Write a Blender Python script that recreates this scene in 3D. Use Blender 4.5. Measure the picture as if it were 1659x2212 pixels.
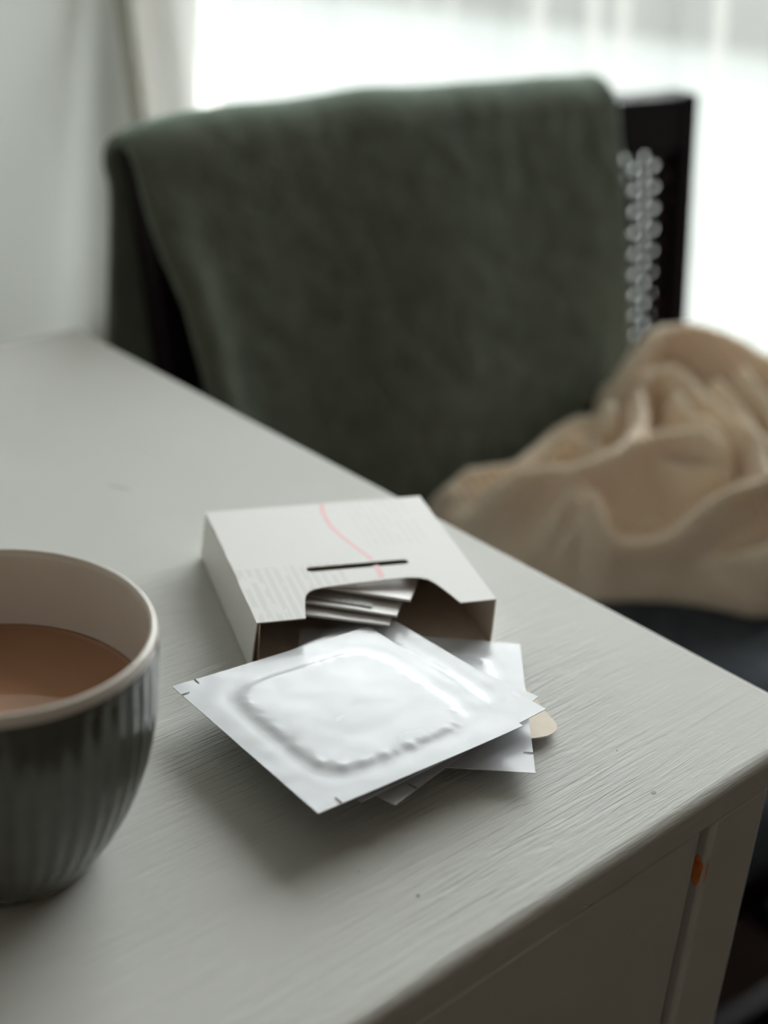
import bpy, bmesh, math, random
import numpy as np
from mathutils import Matrix, Vector
from mathutils.geometry import tessellate_polygon
from mathutils import noise as mnoise

random.seed(7)
for o in list(bpy.data.objects):
    bpy.data.objects.remove(o)
scene = bpy.context.scene

# ------------------------------------------------------------------ camera
IMG_W, IMG_H = 1659.0, 2212.0
FPX = 3250.0
PITCH, ROLL = 0.46401171, 0.08347401
CAM_H = 0.32            # camera above the desk top
TOP = 0.74              # desk top above the floor
PHI = math.radians(22)  # room axes are turned against the camera heading
CPH, SPH = math.cos(PHI), math.sin(PHI)


def rot(p):             # camera-heading frame -> world (room) frame
    p = np.atleast_2d(np.asarray(p, float))
    return np.c_[p[:, 0] * CPH - p[:, 1] * SPH, p[:, 0] * SPH + p[:, 1] * CPH, p[:, 2]]


_fw = np.array([0, math.cos(PITCH), -math.sin(PITCH)])
_up = np.array([0, math.sin(PITCH), math.cos(PITCH)])
_rt = np.array([1.0, 0, 0])
_c, _s = math.cos(ROLL), math.sin(ROLL)
_r2, _u2 = _c * _rt + _s * _up, -_s * _rt + _c * _up
AX_R, AX_U, AX_F = rot(_r2)[0], rot(_u2)[0], rot(_fw)[0]
CAM = np.array([0, 0, TOP + CAM_H])

cam_data = bpy.data.cameras.new('camera')
cam = bpy.data.objects.new('camera', cam_data)
scene.collection.objects.link(cam)
M = Matrix.Identity(4)
for i in range(3):
    M[i][0], M[i][1], M[i][2], M[i][3] = AX_R[i], AX_U[i], -AX_F[i], CAM[i]
cam.matrix_world = M
cam_data.sensor_fit = 'HORIZONTAL'
cam_data.sensor_width = 36
cam_data.lens = FPX / IMG_W * 36
cam_data.clip_start = 0.01
cam_data.dof.use_dof = True
cam_data.dof.focus_distance = 0.540
cam_data.dof.aperture_fstop = cam_data.lens / 1000 / 0.0110
scene.camera = cam

# ------------------------------------------------------------------ sky, exposure
world = bpy.data.worlds.new('overcast_sky')
scene.world = world
world.use_nodes = True
bg = world.node_tree.nodes['Background']
bg.inputs[0].default_value = (0.97, 0.99, 1.0, 1)
bg.inputs[1].default_value = 10.0
scene.view_settings.view_transform = 'Standard'
scene.view_settings.look = 'None'
scene.view_settings.gamma = 1
scene.view_settings.use_curve_mapping = False
scene.view_settings.exposure = 0.80
scene.cycles.max_bounces = 7
scene.cycles.diffuse_bounces = 6
scene.cycles.glossy_bounces = 3
scene.cycles.transparent_max_bounces = 8
scene.cycles.use_adaptive_sampling = True
scene.cycles.adaptive_threshold = 0.04
scene.cycles.caustics_reflective = False
scene.cycles.caustics_refractive = False


def ray(px, py):
    d = AX_F + (px + .0 - IMG_W / 2) / FPX * AX_R - (py - IMG_H / 2) / FPX * AX_U
    return d


def at(px, py, h):      # photograph pixel -> point h metres above the desk top
    d = ray(px, py)
    return CAM + d * ((h - CAM_H) / d[2])


def hit(px, py, p0, n):  # photograph pixel -> point on a plane
    d = ray(px, py)
    p0, n = np.asarray(p0, float), np.asarray(n, float)
    return CAM + d * (((p0 - CAM) @ n) / (d @ n))


# ------------------------------------------------------------------ helpers
def link(o, parent=None):
    scene.collection.objects.link(o)
    if parent is not None:
        o.parent = parent
    return o


def tag(o, label=None, cat=None, group=None, kind=None):
    if label: o['label'] = label
    if cat: o['category'] = cat
    if group: o['group'] = group
    if kind: o['kind'] = kind
    return o


def empty(name, loc, rz=0.0):
    e = bpy.data.objects.new(name, None)
    e.location = loc
    e.rotation_euler = (0, 0, rz)
    e.empty_display_size = 0.02
    return link(e)


def mesh(name, verts, faces, mats, parent=None, loc=(0, 0, 0), rz=0.0, smooth=False, midx=None):
    me = bpy.data.meshes.new(name)
    me.from_pydata([tuple(map(float, v)) for v in verts], [], [tuple(f) for f in faces])
    if not isinstance(mats, (list, tuple)):
        mats = [mats]
    for m in mats:
        me.materials.append(m)
    if midx is not None:
        me.polygons.foreach_set('material_index', midx)
    if smooth:
        me.polygons.foreach_set('use_smooth', [True] * len(me.polygons))
    me.update()
    o = bpy.data.objects.new(name, me)
    o.location = loc
    o.rotation_euler = (0, 0, rz)
    return link(o, parent)


def bevel_box(name, lo, hi, mat, parent=None, b=0.0, seg=2, loc=(0, 0, 0), rz=0.0, edges=None, smooth=True):
    bm = bmesh.new()
    bmesh.ops.create_cube(bm, size=1)
    for v in bm.verts:
        for k in range(3):
            v.co[k] = lo[k] if v.co[k] < 0 else hi[k]
    if b > 0:
        bmesh.ops.bevel(bm, geom=bm.edges[:], offset=b, segments=seg, profile=0.5, affect='EDGES')
    me = bpy.data.meshes.new(name)
    bm.to_mesh(me)
    bm.free()
    me.materials.append(mat)
    if smooth and b > 0:
        for p in me.polygons:
            p.use_smooth = max(abs(c_) for c_ in p.normal) < 0.999
    o = bpy.data.objects.new(name, me)
    o.location = loc
    o.rotation_euler = (0, 0, rz)
    return link(o, parent)


def grid_faces(nu, nv, off=0, flip=False):
    f = []
    for j in range(nv - 1):
        for i in range(nu - 1):
            a = off + j * nu + i
            q = (a, a + 1, a + nu + 1, a + nu)
            f.append(q[::-1] if flip else q)
    return f


def plate(outer, holes=(), z0=0.0, z1=0.0005):
    """flat plate from 2-D loops: verts, faces, material index (0 top face, 1 the rest)"""
    loops = [list(outer)] + [list(h) for h in holes]
    pts = [p for l in loops for p in l]
    tris = tessellate_polygon([[Vector((p[0], p[1], 0)) for p in l] for l in loops])
    n = len(pts)
    verts = [(p[0], p[1], z1) for p in pts] + [(p[0], p[1], z0) for p in pts]
    faces, mi = [], []
    for t in tris:
        a, b, c = [Vector(verts[k]) for k in t]
        if (b - a).cross(c - a).z < 0:
            t = t[::-1]
        faces.append(tuple(t)); mi.append(0)
        faces.append(tuple(k + n for k in t[::-1])); mi.append(1)
    off = 0
    for l in loops:
        m = len(l)
        for i in range(m):
            a, b = off + i, off + (i + 1) % m
            faces.append((a, b, b + n, a + n)); mi.append(1)
        off += m
    return verts, faces, mi


def tube(path, rad, n=10, cap=True):
    path = [Vector(p) for p in path]
    verts, faces = [], []
    for i, p in enumerate(path):
        t = (path[min(i + 1, len(path) - 1)] - path[max(i - 1, 0)]).normalized()
        a = t.orthogonal().normalized() if i == 0 else (a - t * a.dot(t)).normalized()
        b = t.cross(a)
        r = rad[i] if isinstance(rad, (list, tuple)) else rad
        for k in range(n):
            th = 2 * math.pi * k / n
            verts.append(p + a * (r * math.cos(th)) + b * (r * math.sin(th)))
    for i in range(len(path) - 1):
        for k in range(n):
            faces.append((i * n + k, i * n + (k + 1) % n, (i + 1) * n + (k + 1) % n, (i + 1) * n + k))
    if cap:
        faces.append(tuple(range(n))[::-1])
        faces.append(tuple((len(path) - 1) * n + k for k in range(n)))
    return verts, faces


# ------------------------------------------------------------------ materials
def mat(name, col, rough=0.5, metal=0.0, spec=0.5, **kw):
    m = bpy.data.materials.new(name)
    m.use_nodes = True
    b = m.node_tree.nodes['Principled BSDF']
    b.inputs['Base Color'].default_value = (*col, 1)
    b.inputs['Roughness'].default_value = rough
    b.inputs['Metallic'].default_value = metal
    b.inputs['Specular IOR Level'].default_value = spec
    for k, v in kw.items():
        b.inputs[k].default_value = v
    return m


class NT:
    def __init__(s, m):
        s.m, s.t = m, m.node_tree
        s.b = s.t.nodes['Principled BSDF']
        s.co = s.t.nodes.new('ShaderNodeTexCoord').outputs['Object']

    def node(s, t, **kw):
        n = s.t.nodes.new(t)
        for k, v in kw.items():
            setattr(n, k, v)
        return n

    def link(s, a, b):
        s.t.links.new(a, b)

    def mapped(s, scale, loc=(0, 0, 0), rotz=0):
        n = s.node('ShaderNodeMapping')
        n.inputs['Scale'].default_value = scale
        n.inputs['Location'].default_value = loc
        n.inputs['Rotation'].default_value = (0, 0, rotz)
        s.link(s.co, n.inputs['Vector'])
        return n.outputs[0]

    def noise(s, scale, detail=4, rough=0.5, vec=None, dist=0):
        n = s.node('ShaderNodeTexNoise')
        n.inputs['Scale'].default_value = scale
        n.inputs['Detail'].default_value = detail
        n.inputs['Roughness'].default_value = rough
        n.inputs['Distortion'].default_value = dist
        s.link(vec if vec is not None else s.co, n.inputs['Vector'])
        return n.outputs['Fac']

    def ramp(s, fac, stops):
        n = s.node('ShaderNodeValToRGB')
        e = n.color_ramp.elements
        while len(e) < len(stops):
            e.new(0.5)
        for k, (p, c) in enumerate(stops):
            e[k].position = p
            e[k].color = (*c, 1) if len(c) == 3 else c
        s.link(fac, n.inputs[0])
        return n.outputs[0]

    def math(s, op, a, b=None, c=None):
        n = s.node('ShaderNodeMath', operation=op)
        for k, v in enumerate((a, b, c)):
            if v is None: continue
            if isinstance(v, (int, float)): n.inputs[k].default_value = v
            else: s.link(v, n.inputs[k])
        return n.outputs[0]

    def mix(s, fac, a, b):
        n = s.node('ShaderNodeMix', data_type='RGBA')
        for sock, v in ((n.inputs[0], fac), (n.inputs[6], a), (n.inputs[7], b)):
            if isinstance(v, (int, float)): sock.default_value = v
            elif isinstance(v, tuple): sock.default_value = (*v, 1)
            else: s.link(v, sock)
        return n.outputs[2]

    def bump(s, h, strength, dist, prev=None):
        n = s.node('ShaderNodeBump')
        n.inputs['Strength'].default_value = strength
        n.inputs['Distance'].default_value = dist
        s.link(h, n.inputs['Height'])
        if prev is not None:
            s.link(prev, n.inputs['Normal'])
        s.link(n.outputs[0], s.b.inputs['Normal'])
        return n.outputs[0]

    def color(s, c):
        s.link(c, s.b.inputs['Base Color'])


def simple_noise_mat(name, c0, c1, scale, rough, bump=0.0, bscale=None, bdist=0.001, **kw):
    m = mat(name, c0, rough, **kw)
    t = NT(m)
    t.color(t.ramp(t.noise(scale, 5), [(0.3, c0), (0.7, c1)]))
    if bump:
        t.bump(t.noise(bscale or scale * 4, 4), bump, bdist)
    return m


# desk paint: grey satin paint over open wood grain (grain along local X)
def desk_paint(name, axis='x', strength=0.55):
    m = mat(name, (0.52, 0.515, 0.485), 0.55, spec=0.12)
    t = NT(m)
    sc = (30, 400, 400) if axis == 'x' else (400, 400, 30)
    sc2 = (26, 900, 900) if axis == 'x' else (900, 900, 26)
    g1 = t.noise(1.0, 3, 0.6, t.mapped(sc), 0.9)
    g2 = t.noise(1.0, 2, 0.6, t.mapped(sc2), 0.1)
    big = t.noise(7, 3)
    blot = t.noise(38, 4)
    t.color(t.mix(t.math('MULTIPLY', blot, 0.5), (0.52, 0.515, 0.487), t.ramp(big, [(0.35, (0.455, 0.45, 0.425)), (0.65, (0.56, 0.555, 0.53))])))
    h = t.math('ADD', t.math('MULTIPLY', g1, 1.0), t.math('MULTIPLY', g2, 0.35))
    msk = t.ramp(t.noise(6, 2), [(0.38, (0.25,) * 3), (0.62, (1,) * 3)])
    h = t.math('MULTIPLY', h, msk)
    n1 = t.bump(h, strength, 0.0011)
    t.bump(t.noise(160, 3), 0.10, 0.0006, n1)
    return m


M_DESK = desk_paint('grey_desk_paint', 'x', 0.8)
M_DESKV = desk_paint('grey_desk_paint_upright', 'z', 0.12)
M_BARE = simple_noise_mat('bare_orange_wood', (0.85, 0.27, 0.08), (0.55, 0.15, 0.04), 400, 0.7)
M_FLECK = simple_noise_mat('pale_fleck', (0.8, 0.74, 0.68), (0.7, 0.65, 0.6), 300, 0.6)
M_SPECK = simple_noise_mat('dark_speck', (0.05, 0.045, 0.04), (0.03, 0.03, 0.03), 300, 0.7)
M_SCUFF = simple_noise_mat('grey_scuff', (0.26, 0.255, 0.24), (0.34, 0.33, 0.31), 900, 0.7)

M_MUG = mat('sage_glaze', (0.150, 0.155, 0.125), 0.16, spec=0.5)
t = NT(M_MUG)
t.color(t.ramp(t.noise(60, 4), [(0.3, (0.075, 0.078, 0.063)), (0.7, (0.092, 0.094, 0.076))]))
M_MUGIN = simple_noise_mat('cream_glaze', (0.60, 0.55, 0.50), (0.64, 0.59, 0.54), 50, 0.25)
M_TEA = mat('milk_tea', (0.22, 0.095, 0.045), 0.04, spec=0.5)
t = NT(M_TEA)
t.color(t.ramp(t.noise(40, 3), [(0.3, (0.36, 0.185, 0.105)), (0.7, (0.40, 0.21, 0.12))]))

M_KRAFT = simple_noise_mat('board_inside', (0.64, 0.54, 0.45), (0.70, 0.60, 0.50), 120, 0.75, 0.05, 500, 0.0003)
M_CARD = simple_noise_mat('white_card', (0.76, 0.74, 0.72), (0.80, 0.78, 0.755), 60, 0.40, 0.03, 300, 0.0003)
# printed white card: faint columns of small type
M_PRINT = mat('printed_card', (0.78, 0.76, 0.74), 0.5, spec=0.2)
t = NT(M_PRINT)
sep = t.node('ShaderNodeSeparateXYZ')
t.link(t.co, sep.inputs[0])
px_ = t.math('FRACT', t.math('MULTIPLY', sep.outputs[0], 1 / 0.0037))
col_ = t.math('LESS_THAN', px_, 0.62)
py_ = t.math('FRACT', t.math('MULTIPLY', sep.outputs[1], 1 / 0.0011))
row_ = t.math('LESS_THAN', py_, 0.55)
gap_ = t.math('GREATER_THAN', t.noise(1.0, 1, 0.5, t.mapped((260, 90, 1))), 0.40)
reg_a = t.math('MULTIPLY', t.math('LESS_THAN', sep.outputs[0], -0.004), t.math('LESS_THAN', sep.outputs[1], -0.006))
reg_b = t.math('MULTIPLY', t.math('MULTIPLY', t.math('GREATER_THAN', sep.outputs[0], 0.012), t.math('LESS_THAN', sep.outputs[0], 0.040)), t.math('GREATER_THAN', sep.outputs[1], 0.004))
reg = t.math('ADD', reg_a, t.math('MULTIPLY', reg_b, 0.45))
ink = t.math('MULTIPLY', t.math('MULTIPLY', t.math('MULTIPLY', col_, row_), gap_), t.math('MULTIPLY', reg, 0.26))
t.color(t.mix(ink, (0.68, 0.66, 0.645), (0.22, 0.22, 0.23)))
t.bump(t.noise(300, 3), 0.03, 0.0003)
M_PINK = simple_noise_mat('pink_ink', (0.74, 0.37, 0.40), (0.77, 0.42, 0.45), 90, 0.55)
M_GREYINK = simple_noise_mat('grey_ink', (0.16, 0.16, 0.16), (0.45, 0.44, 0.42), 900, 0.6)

# sachet: white lacquered foil
M_FOIL = mat('white_foil', (0.58, 0.59, 0.62), 0.2, metal=0.0, spec=0.22)
t = NT(M_FOIL)
n1 = t.bump(t.noise(70, 3, 0.5), 0.06, 0.0010)
t.bump(t.noise(900, 2), 0.05, 0.0002, n1)
t.link(t.ramp(t.noise(50, 3), [(0.3, (0.20,) * 3), (0.7, (0.28,) * 3)]), t.b.inputs['Roughness'])
M_INNER = simple_noise_mat('grey_printed_foil', (0.62, 0.58, 0.57), (0.68, 0.64, 0.63), 80, 0.45)
M_NOTCH = simple_noise_mat('notch_shadow_line', (0.06, 0.06, 0.06), (0.10, 0.10, 0.10), 300, 0.7)

M_WOOD = simple_noise_mat('dark_chair_wood', (0.005, 0.002, 0.003), (0.008, 0.003, 0.004), 30, 0.6, spec=0.08)
M_CANE = simple_noise_mat('dark_cane', (0.016, 0.010, 0.010), (0.028, 0.018, 0.016), 200, 0.5, spec=0.25)

# green blanket
M_GREEN = mat('green_felt', (0.060, 0.078, 0.056), 0.95, spec=0.1)
t = NT(M_GREEN)
t.color(t.ramp(t.noise(45, 6, 0.65), [(0.3, (0.105, 0.111, 0.087)), (0.7, (0.148, 0.153, 0.122))]))
t.b.inputs['Sheen Weight'].default_value = 0.42
t.b.inputs['Sheen Roughness'].default_value = 0.5
t.b.inputs['Sheen Tint'].default_value = (0.55, 0.80, 0.68, 1)
t.bump(t.noise(220, 5), 0.5, 0.004)

# beige knit
M_KNIT = mat('beige_knit', (0.50, 0.40, 0.30), 0.9, spec=0.15)
t = NT(M_KNIT)
t.color(t.ramp(t.noise(28, 5), [(0.3, (0.86, 0.715, 0.565)), (0.7, (0.93, 0.80, 0.66))]))
t.b.inputs['Sheen Weight'].default_value = 1.0
t.b.inputs['Sheen Roughness'].default_value = 0.6
t.b.inputs['Sheen Tint'].default_value = (1.0, 0.86, 0.70, 1)
t.b.inputs['Subsurface Weight'].default_value = 0.4
t.b.inputs['Subsurface Radius'].default_value = (1.0, 0.9, 0.75)
t.b.inputs['Subsurface Scale'].default_value = 0.012
wv = t.node('ShaderNodeTexWave', wave_type='BANDS', bands_direction='DIAGONAL')
wv.inputs['Scale'].default_value = 55
wv.inputs['Distortion'].default_value = 3
t.link(t.co, wv.inputs['Vector'])
t.bump(wv.outputs['Fac'], 0.35, 0.002)
M_NAVY = simple_noise_mat('navy_cloth', (0.036, 0.043, 0.054), (0.056, 0.065, 0.078), 60, 0.85, 0.3, 300, 0.002, spec=0.2)

M_WALL = simple_noise_mat('pale_wall_paint', (0.84, 0.86, 0.82), (0.87, 0.89, 0.85), 5, 0.75, 0.05, 150, 0.001)
M_CEIL = simple_noise_mat('ceiling_paint', (0.87, 0.84, 0.80), (0.89, 0.86, 0.82), 5, 0.9)
M_ROOM = simple_noise_mat('room_paint', (0.82, 0.71, 0.62), (0.84, 0.73, 0.64), 5, 0.85)
M_FLOOR = mat('dark_floorboards', (0.05, 0.03, 0.022), 0.75, spec=0.15)
t = NT(M_FLOOR)
t.color(t.ramp(t.noise(1.0, 5, 0.6, t.mapped((4, 60, 1))), [(0.3, (0.014, 0.008, 0.006)), (0.7, (0.026, 0.016, 0.012))]))
M_FRAME = simple_noise_mat('white_window_paint', (0.75, 0.75, 0.73), (0.78, 0.78, 0.76), 10, 0.4)
M_GROUND = simple_noise_mat('terrace_paving', (0.048, 0.052, 0.050), (0.066, 0.070, 0.068), 3, 0.9)
M_GARDEN = simple_noise_mat('garden_wall_render', (0.018, 0.020, 0.018), (0.026, 0.028, 0.025), 2, 0.9)

M_GLASS = bpy.data.materials.new('window_glass')
M_GLASS.use_nodes = True
nt = M_GLASS.node_tree
nt.nodes.remove(nt.nodes['Principled BSDF'])
tr = nt.nodes.new('ShaderNodeBsdfTransparent')
tr.inputs[0].default_value = (0.95, 0.97, 0.96, 1)
gl = nt.nodes.new('ShaderNodeBsdfGlossy')
gl.inputs['Roughness'].default_value = 0.02
fr = nt.nodes.new('ShaderNodeFresnel')
fr.inputs[0].default_value = 1.45
mx = nt.nodes.new('ShaderNodeMixShader')
nt.links.new(fr.outputs[0], mx.inputs[0])
nt.links.new(tr.outputs[0], mx.inputs[1])
nt.links.new(gl.outputs[0], mx.inputs[2])
nt.links.new(mx.outputs[0], nt.nodes['Material Output'].inputs[0])

M_SHEER = bpy.data.materials.new('sheer_voile')
M_SHEER.use_nodes = True
nt = M_SHEER.node_tree
nt.nodes.remove(nt.nodes['Principled BSDF'])
co = nt.nodes.new('ShaderNodeTexCoord')
nz = nt.nodes.new('ShaderNodeTexNoise'); nz.inputs['Scale'].default_value = 14
nt.links.new(co.outputs['Object'], nz.inputs['Vector'])
rp = nt.nodes.new('ShaderNodeValToRGB')
rp.color_ramp.elements[0].color = (0.86, 0.84, 0.80, 1); rp.color_ramp.elements[1].color = (0.92, 0.90, 0.87, 1)
nt.links.new(nz.outputs['Fac'], rp.inputs[0])
tl = nt.nodes.new('ShaderNodeBsdfTranslucent')
df = nt.nodes.new('ShaderNodeBsdfDiffuse')
tp = nt.nodes.new('ShaderNodeBsdfTransparent')
for n_ in (tl, df):
    nt.links.new(rp.outputs[0], n_.inputs[0])
m1 = nt.nodes.new('ShaderNodeMixShader'); m1.inputs[0].default_value = 0.45
m2 = nt.nodes.new('ShaderNodeMixShader'); m2.inputs[0].default_value = 0.70
nt.links.new(tl.outputs[0], m1.inputs[1]); nt.links.new(df.outputs[0], m1.inputs[2])
nt.links.new(m1.outputs[0], m2.inputs[1]); nt.links.new(tp.outputs[0], m2.inputs[2])
nt.links.new(m2.outputs[0], nt.nodes['Material Output'].inputs[0])

M_HEM = simple_noise_mat('hem_tape', (0.36, 0.34, 0.27), (0.42, 0.40, 0.32), 60, 0.9)

# ------------------------------------------------------------------ room shell (world axes = room axes)
YC = 1.48                         # plane of the sheer curtain
YW = 1.57                         # inner face of the window wall
WT = 0.16                         # its thickness
NY = (0, 1, 0)
X_CURT0 = hit(262, 120, (0, YC, 0), NY)[0]
XS = X_CURT0 - 0.03               # side wall
X_OP0 = hit(398, 200, (0, YW, 0), NY)[0] - .045
X_CURT1 = hit(1650, 690, (0, YC, 0), NY)[0]
X_CURT1 += 0.60
X_OP1 = X_CURT1 - 0.03
Z_SILL = hit(1650, 765, (0, YW + .18, 0), NY)[2] - .055
Z_HEAD = 2.60
XR, YB, ZC = 2.5, -2.4, 2.80


def wall(name, lo, hi, m):
    return tag(bevel_box(name, lo, hi, m), kind='structure')


wall('floor', (XS - .2, YB - .2, -0.12), (XR + .2, YW + WT, 0), M_FLOOR)
wall('ceiling', (XS - .2, YB - .2, ZC), (XR + .2, YW + WT, ZC + .15), M_CEIL)
wall('wall_left', (XS - .2, YB - .2, 0), (XS, YW + WT, ZC), M_WALL)
wall('wall_right', (XR, YB - .2, 0), (XR + .2, YW + WT, ZC), M_ROOM)
wall('wall_rear', (XS, YB - .2, 0), (XR, YB, ZC), M_ROOM)
# window wall in one piece around its opening
xs_, zs_w = (XS, X_OP0, X_OP1, XR), (0, Z_SILL, Z_HEAD, ZC)
vs = [(x, y, z) for y in (YW, YW + WT) for z in zs_w for x in xs_]
fs = []
for j_ in range(3):
    for i_ in range(3):
        if i_ == 1 and j_ == 1: continue
        a_ = j_ * 4 + i_
        fs += [(a_, a_ + 1, a_ + 5, a_ + 4), (a_ + 20, a_ + 21, a_ + 17, a_ + 16)]
for a_, b_ in ((5, 6), (6, 10), (10, 9), (9, 5)):
    fs.append((a_, b_, b_ + 16, a_ + 16))
fs += [(0, 16, 17, 1), (1, 17, 18, 2), (2, 18, 19, 3), (12, 13, 29, 28), (13, 14, 30, 29), (14, 15, 31, 30)]
fs += [(0, 4, 20, 16), (4, 8, 24, 20), (8, 12, 28, 24), (3, 19, 23, 7), (7, 23, 27, 11), (11, 27, 31, 15)]
tag(mesh('wall_front', vs, fs, M_ROOM), kind='structure')
win = tag(empty('window_1', ((X_OP0 + X_OP1) / 2, YW + .004, Z_SILL)), kind='structure')
hw = (X_OP1 - X_OP0) / 2
zh = Z_HEAD - Z_SILL
for nm, lo, hi in (('window_frame', (-hw, 0, 0), (-hw + .045, .06, zh)), ('window_frame', (hw - .045, 0, 0), (hw, .06, zh)),
                   ('window_frame', (-hw + .045, 0, 0), (hw - .045, .06, .05)), ('window_frame', (-hw + .045, 0, zh - .05), (hw - .045, .06, zh)),
                   ('window_transom', (-hw + .045, .005, zh - .45), (hw - .045, .055, zh - .40))):
    bevel_box(nm, lo, hi, M_FRAME, win, .003)
bevel_box('window_pane', (-hw + .04, .028, .04), (hw - .04, .032, zh - .42), M_GLASS, win)
bevel_box('window_pane', (-hw + .04, .028, zh - .43), (hw - .04, .032, zh - .04), M_GLASS, win)
bevel_box('window_sill', (-hw, -.06, -.03), (hw, 0, 0), M_FRAME, win, .004)
portal = bpy.data.lights.new('window_portal', 'AREA')
portal.shape = 'RECTANGLE'
portal.size, portal.size_y = X_OP1 - X_OP0, Z_HEAD - Z_SILL
portal.cycles.is_portal = True
po = bpy.data.objects.new('window_portal', portal)
po.location = ((X_OP0 + X_OP1) / 2, YW + WT + .02, (Z_SILL + Z_HEAD) / 2)
po.rotation_euler = (math.radians(-90), 0, 0)
link(po)
# outside
g = wall('ground_terrace', (-9, YW + WT, -0.3), (12, 14, -0.15), M_GROUND)
g2 = wall('wall_garden', (-9, 8.0, -0.15), (12, 8.25, 1.7), M_GARDEN)

# ------------------------------------------------------------------ sheer curtain
def curtain():
    nx, nz = 900, 14
    rnd = random.Random(3)
    xs = np.linspace(X_CURT0, X_CURT1, nx)
    ph, phase, ov, oo = 0.0, [], [], 0
    w = 0.06
    for i in range(nx):
        if i % 40 == 0:
            w = rnd.uniform(0.045, 0.115)
            oo = rnd.uniform(.06, .24) * w
        ph += (xs[1] - xs[0]) / w * 2 * math.pi
        phase.append(ph)
        ov.append(oo)
    z0, z1 = Z_SILL - 0.10, 2.68
    v = []
    for j in range(nz):
        z = z0 + (z1 - z0) * j / (nz - 1)
        for i in range(nx):
            a = 0.020 * (0.75 + 0.5 * mnoise.noise(Vector((xs[i] * 5, z * .6, 0))))
            p_ = phase[i] + 0.5 * mnoise.noise(Vector((xs[i] * 2, z * 1.2, 4)))
            y = YC + a * math.sin(p_)
            over = ov[i] * (1 + .4 * mnoise.noise(Vector((xs[i] * 4, z * .9, 12))))
            u = i / (nx - 1)
            x = xs[i] + (0.16 - 0.10 * u) * (0.75 - z) * min(1, max(.25, (2.2 - z) / 1.2)) + over * math.sin(2 * p_) + 0.006 * mnoise.noise(Vector((xs[i] * 3, z * 1.5, 9)))
            v.append((x, y, z))
    base = np.array([(X_CURT0 + X_CURT1) / 2, YC, z0])
    e = empty('sheer_curtain', base)
    mesh('curtain_cloth', np.array(v) - base, grid_faces(nx, nz), M_SHEER, e, smooth=True)
    hv, hf = [], []
    for j in range(nz):
        a = np.array(v[j * nx]); b = np.array(v[j * nx + 12])
        for q_ in (a + (-.0005, -.0015, 0), (a[0] + .014, a[1] - .0015, a[2]), (a[0] + .014, a[1] + .0015, a[2]), a + (-.0005, .0015, 0)):
            hv.append(np.array(q_) - base)
    for j in range(nz - 1):
        for k in range(4):
            hf.append((j * 4 + k, j * 4 + (k + 1) % 4, j * 4 + 4 + (k + 1) % 4, j * 4 + 4 + k))
    hf += [(3, 2, 1, 0), tuple(4 * (nz - 1) + k for k in range(4))]
    mesh('side_hem', hv, hf, M_HEM, e)
    p, f = tube([(X_CURT0 + .005 - base[0], 0, z1 - z0), (X_CURT1 - base[0] + .1, 0, z1 - z0)], 0.009, 12)
    mesh('curtain_rod', p, f, M_FRAME, e, smooth=True)
    tag(e, 'white sheer curtain hanging in soft folds in front of the bright window', 'curtain')


curtain()

# ------------------------------------------------------------------ desk
DYAW = math.radians(135.73614418557267 - 90)      # local X = towards the chair side
DX1, DY0, DY1 = 0.4769, 0.2159, 0.7350
DX0 = DX1 - 0.96
dc = np.array([(DX0 + DX1) / 2, (DY0 + DY1) / 2])
_cd, _sd = math.cos(DYAW), math.sin(DYAW)
dw = rot([_cd * dc[0] - _sd * dc[1], _sd * dc[0] + _cd * dc[1], 0])[0]
desk = empty('writing_desk', dw, DYAW + PHI)
tag(desk, 'grey painted wooden desk with open grain and a drawer front', 'desk')
hx, hy = (DX1 - DX0) / 2, (DY1 - DY0) / 2


def desk_top():
    bm = bmesh.new()
    bmesh.ops.create_cube(bm, size=1)
    for v in bm.verts:
        v.co = Vector((hx * (1 if v.co.x > 0 else -1), hy * (1 if v.co.y > 0 else -1), TOP if v.co.z > 0 else TOP - .0095))
    top_e = [e for e in bm.edges if all(v.co.z > TOP - .001 for v in e.verts)]
    ver_e = [e for e in bm.edges if abs(e.verts[0].co.z - e.verts[1].co.z) > .005]
    bmesh.ops.bevel(bm, geom=ver_e, offset=.004, segments=3, profile=.5, affect='EDGES')
    top_e = [e for e in bm.edges if all(v.co.z > TOP - .001 for v in e.verts) and len(e.link_faces) == 2 and any(abs(f.normal.z) < .5 for f in e.link_faces)]
    bmesh.ops.bevel(bm, geom=top_e, offset=.0042, segments=4, profile=.5, affect='EDGES')
    me = bpy.data.meshes.new('desk_top')
    bm.to_mesh(me); bm.free()
    me.materials.append(M_DESK)
    for p in me.polygons: p.use_smooth = max(abs(c_) for c_ in p.normal) < 0.999
    o = bpy.data.objects.new('desk_top', me)
    return link(o, desk)


desk_top()
bevel_box('top_moulding', (-hx + .0022, -hy + .0018, TOP - .0188), (hx - .0022, hy - .0018, TOP - .0097), M_DESKV, desk, .0016)
OV = 0.029                                            # overhang at the chair side
LW = 0.036
zu = TOP - .0188
fy = -hy + .0028                                      # face of the carcass
for lx0, lx1 in ((hx - OV - LW, hx - OV), (-hx + OV, -hx + OV + LW)):
    for ly0 in (fy, hy - .03 - LW):
        bevel_box('leg', (lx0, ly0, 0), (lx1, ly0 + LW, zu), M_DESKV, desk, .0022)
gapw = 0.0075
dr = bevel_box('drawer', (-hx + OV + LW + gapw, fy + .0006, TOP - .168), (hx - OV - LW - gapw, fy + .018, zu - .0012), M_DESKV, desk, .0016)
bm_k = tube([(0, fy - .000, TOP - .095), (0, fy - .012, TOP - .095), (0, fy - .024, TOP - .095)], [.006, .006, .013], 16)
mesh('knob', bm_k[0], bm_k[1], M_DESKV, dr, smooth=True)
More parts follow.
